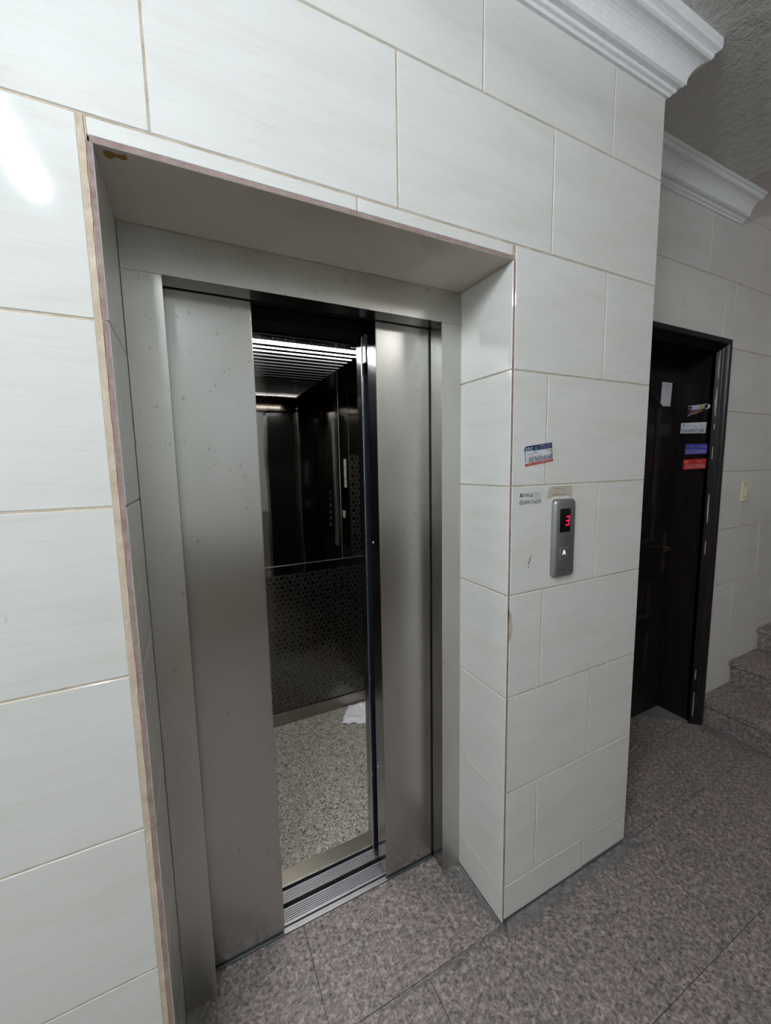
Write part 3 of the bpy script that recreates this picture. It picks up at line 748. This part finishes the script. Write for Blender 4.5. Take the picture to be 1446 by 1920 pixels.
for k in range(5): mb.face([q.at(s, t, .0005) for s, t in ((.60, .55 + .08 * k), (.86, .55 + .08 * k), (.86, .565 + .08 * k), (.60, .565 + .08 * k))], M_GREYP)
mb.build('print', ink)
# glue patch over the call panel
q = Quad((.155, YF, 1.4345), (.271, YF, 1.4325), (.274, YF, 1.474), (.155, YF, 1.474), (0, -1, 0))
gl = sheet('glue_residue', 'tan patch of paper and glue just above the call panel', 'sticker residue', q, M_GLUE, .0004,
           outline=[(0, 0), (.03, .45), (.10, .95), (.5, 1.0), (.93, .98), (1, .62), (.985, .1), (.9, .04), (.83, .2), (.6, .16), (.3, .2), (.12, .02)])
printed(gl, 'print', q, .0004, [('q', 8, .2, .25, .95, .38, M_INK), ('q', 4, .3, .7, .6, .85, M_REDP), ('q', 4, .55, .6, .9, .75, M_GREYP)])
# scratches scribbled on the pier
mb = MB()
for pts_ in ([(.094, 1.262), (.091, 1.250), (.086, 1.240), (.082, 1.236)], [(.089, 1.252), (.086, 1.240), (.083, 1.232)], [(.083, 1.228), (.086, 1.222), (.081, 1.224)]):
    mb.tube([(x, -.0006, z) for x, z in pts_], .0007, M_INK, 6)
o = mb.build('pen_mark'); tag(o, 'short dark pen scribble on the tile left below the call panel', 'mark')
# chipped glaze at the pier edge
mb = MB()
mb.face([(x, -.0004, z) for x, z in ((.004, 1.10), (.018, 1.085), (.020, 1.06), (.024, 1.03), (.016, 1.0), (.009, .99), (.006, 1.02), (.010, 1.05), (.004, 1.08))], M_GLUE)
mb.build('chip', front_wall)

# call panel
cp = thing('call_panel', 'slim grey lift call panel with a red digit and an up button', 'call panel', (.22, 0, 1.30))
mb = MB()
def rr(x0, x1, z0, z1, r, y, n=6):
    out = []
    for cx, cz, a0 in ((x1 - r, z0 + r, -90), (x1 - r, z1 - r, 0), (x0 + r, z1 - r, 90), (x0 + r, z0 + r, 180)):
        for k in range(n + 1):
            a = math.radians(a0 + 90 * k / n); out.append((cx + r * math.cos(a), y, cz + r * math.sin(a)))
    return out
rows_ = [rr(.178, .272, 1.178, 1.432, .014, -.0003), rr(.178, .272, 1.178, 1.432, .014, -.010), rr(.181, .269, 1.181, 1.429, .013, -.0155), rr(.187, .263, 1.187, 1.424, .011, -.018)]
mb.prism(rows_[0], rows_, M_SILVER); mb.build('housing', cp, True)
dsp = MB(); dsp.box((.197, -.0188, 1.326), (.244, -.0175, 1.402), M_SCREEN, .0004); dsp = dsp.build('display', cp)
mb = MB(); x0, z0, W, H, b = .2215, 1.347, .0165, .031, .0042
sk = .003
def seg(xa, za, xb, zb): 
    f = lambda x, z: (x + sk * (z - z0) / H, -.0193, z)
    mb.face([f(xa, za), f(xb, za), f(xb, zb), f(xa, zb)], M_RED)
for zz in (z0, z0 + H / 2 - b / 2, z0 + H - b): seg(x0, zz, x0 + W, zz + b)
seg(x0 + W - b, z0 + b, x0 + W, z0 + H / 2 - b / 2); seg(x0 + W - b, z0 + H / 2 + b / 2, x0 + W, z0 + H - b)
mb.build('digit', dsp)
mb = MB(); mb.box((.2005, -.0192, 1.2405), (.2365, -.0175, 1.2765), M_BRIGHT, .0006); mb.box((.2022, -.0200, 1.2422), (.2348, -.0185, 1.2748), M_SILVER, .0006); bt = mb.build('button', cp)
mb = MB(); mb.face([(x, -.0204, z) for x, z in ((.2115, 1.2535), (.2165, 1.2575 if False else 1.259), (.2185, 1.2575), (.2235, 1.2535), (.2195, 1.2700), (.2165, 1.2700))][:0] or [(x, -.0204, z) for x, z in ((.2105, 1.2530), (.2145, 1.2530), (.2180, 1.2610), (.2180, 1.2690), (.2165, 1.2690))], M_ARROW)
mb.face([(x, -.0204, z) for x, z in ((.2255, 1.2530), (.2215, 1.2530), (.2180, 1.2610), (.2180, 1.2690), (.2195, 1.2690))], M_ARROW); mb.build('arrow', bt)

# stickers on the door lining (facing the camera side, -x)
XS = xi1 - .0046
def lining_sticker(name, label, tl, tr, br, bl, mat, items, outline=None):
    q = Quad(*[(XS, y, z) for y, z in (bl, br, tr, tl)], (-1, 0, 0))
    o = sheet(name, label, 'sticker', q, mat, .0004, outline); printed(o, 'print', q, .0004, items)
lining_sticker('torn_sticker', 'torn black and orange sticker, topmost on the dark door lining', (.409, 1.852), (.300, 1.852), (.301, 1.800), (.409, 1.793), M_INK,
    [('r', .03, .92, .85, .99, M_LABELW), ('r', .19, .55, .56, .90, M_PALEBLUE), ('r', .57, .55, .76, .95, M_OLIVE), ('r', .77, .62, .90, .93, M_NAVY), ('p', [(.90, .95), (1.0, .80), (1.0, .6), (.93, .5), (.85, .42), (.80, .5), (.90, .62)], M_LABELW),
     ('t', '05088', .12, .25, .66, .52, M_ORANGE), ('p', [(0, .0), (.08, .02), (.14, .14), (.30, .16), (.36, .12), (.44, .22), (.50, .14), (.46, .30), (.30, .24), (.12, .22), (.02, .08)], M_GREYP), ('q', 3, .04, .55, .16, .8, M_LABELW)],
    outline=[(0, 0), (.1, .04), (.3, .16), (.45, .14), (.6, .3), (.75, .34), (.85, .42), (.95, .5), (1, .7), (.93, 1), (0, .98)])
lining_sticker('white_phone_sticker', 'white sticker with dark phone number, second from top on the door lining', (.438, 1.760), (.312, 1.753), (.315, 1.694), (.440, 1.702), M_LABELW,
    [('t', '0566890248', .04, .06, .93, .42, M_INK), ('p', [(.07, .80), (.13, .86), (.19, .74), (.10, .70)], M_GREEN), ('q', 4, .22, .68, .40, .82, M_INK), ('q', 3, .48, .55, .62, .72, M_INK), ('r', .70, .52, .95, .90, M_GREYP), ('r', .705, .53, .945, .89, M_LABELW), ('q', 4, .72, .6, .93, .8, M_GREYP)])
lining_sticker('blue_phone_sticker', 'blue sticker with pale phone number, third from top on the door lining', (.407, 1.640), (.300, 1.636), (.300, 1.582), (.410, 1.580), M_BLUEP,
    [('t', '0575206046', .03, .08, .96, .46, M_PALEBLUE), ('r', .04, .66, .12, .90, M_GREEN), ('q', 4, .18, .66, .36, .86, M_PALEBLUE), ('q', 2, .38, .50, .46, .68, M_PALEBLUE), ('q', 3, .52, .64, .66, .84, M_PALEBLUE), ('q', 4, .72, .60, .95, .82, M_PALEBLUE)])
lining_sticker('red_phone_sticker', 'red sticker with pale phone number, lowest on the door lining', (.414, 1.552), (.301, 1.556), (.301, 1.502), (.414, 1.494), M_REDP,
    [('t', '0560539206', .10, .08, .96, .48, M_PALERED), ('r', .04, .60, .24, .92, M_ORANGE), ('q', 3, .54, .62, .62, .82, M_ORANGE), ('q', 4, .64, .58, .84, .86, M_PALERED)])
q = Quad((1.550, YL - .0006, 1.853), (1.645, YL - .0006, 1.855), (1.653, YL - .0006, 1.985), (1.556, YL - .0006, 1.985), (0, -1, 0))
nt_ = sheet('paper_notice', 'tall white paper note stuck high on the black door leaf', 'notice', q, M_LABELW, .0004)
printed(nt_, 'print', q, .0004, [('q', 3, .15, .85, .4, .93, M_GREYP), ('q', 4, .45, .82, .9, .93, M_GREYP), ('q', 5, .15, .72, .85, .80, M_GREYP), ('q', 1, .4, .56, .6, .64, M_GREYP), ('q', 1, .4, .36, .6, .42, M_GREYP), ('q', 2, .6, .05, .9, .1, M_GREYP)])
# notices on the right side of the car, seen in its mirror
for (y, z, w_, h_, lab) in ((1.02, 1.40, .05, .20, 'small white notice on the lift car side wall, seen in the mirror'), (.98, 1.18, .05, .05, 'tiny red and white label low on the lift car side wall')):
    q = Quad((CX1 - .0006, y + w_, z), (CX1 - .0006, y, z), (CX1 - .0006, y, z + h_), (CX1 - .0006, y + w_, z + h_), (-1, 0, 0))
    o = sheet('wall_notice', lab, 'notice', q, M_LABELW, .0004)
    printed(o, 'print', q, .0004, [('q', 4, .1, .6, .9, .8, M_GREYP), ('q', 4, .1, .2, .9, .4, M_REDP)])

# ------------------------------------------------------------------ hall lamp and stair light, plus added fill tubes
def tube_or_fill_lamp(label, x, y0, y1, z, strength, col, w_=.05):
    t = thing('tube_or_fill_lamp', label, 'lamp', (x, (y0 + y1) / 2, z))
    m, nt, bs = newmat('lit_tube'); bs.inputs['Emission Color'].default_value = (*col, 1); bs.inputs['Emission Strength'].default_value = strength
    mb = MB(); mb.cyl((x, y0 + .03, z - .045), (x, y1 - .03, z - .045), w_ / 2, m, 20); mb.build('tube', t, True)
    mb = MB(); mb.box((x - .018, y0, z - .008), (x + .018, y1, z), M_PLASTER, .002)
    for yy in (y0, y1 - .03): mb.box((x - .014, yy, z - .070), (x + .014, yy + .03, z - .008), M_PLASTER, .002)
    for yy in (y0 + .12, y1 - .12): mb.cyl((x, yy, z), (x, yy, ZC - .001), .006, M_SILVER, 8)
    mb.build('fitting', t)
tube_or_fill_lamp('white tube lamp on the ceiling behind the camera, near the lift wall', -1.33, -1.36, -.66, ZC - .12, HALL_LAMP, (.82, .91, 1.0), .04)
tube_or_fill_lamp('added white fill tube on the ceiling at the far left of the landing', -2.6, -2.2, -1.2, ZC - .05, FAR_FILL, (.93, .97, 1.0))  # unseen tube, added to raise the ambient light
tube_or_fill_lamp('added white fill tube on the ceiling by the rear wall, right of the camera', 1.25, -2.25, -1.55, ZC - .05, 50.0, (1.0, .98, .96), .04)  # another unseen tube, added as fill for the right side
sl = bpy.data.lights.new('stair_light', 'AREA'); sl.energy = STAIR_LAMP; sl.color = (1.0, .74, .84); sl.shape = 'DISK'; sl.size = .5
so_ = bpy.data.objects.new('stair_light', sl); COL.objects.link(so_); so_.location = (3.4, -1.2, 4.7)
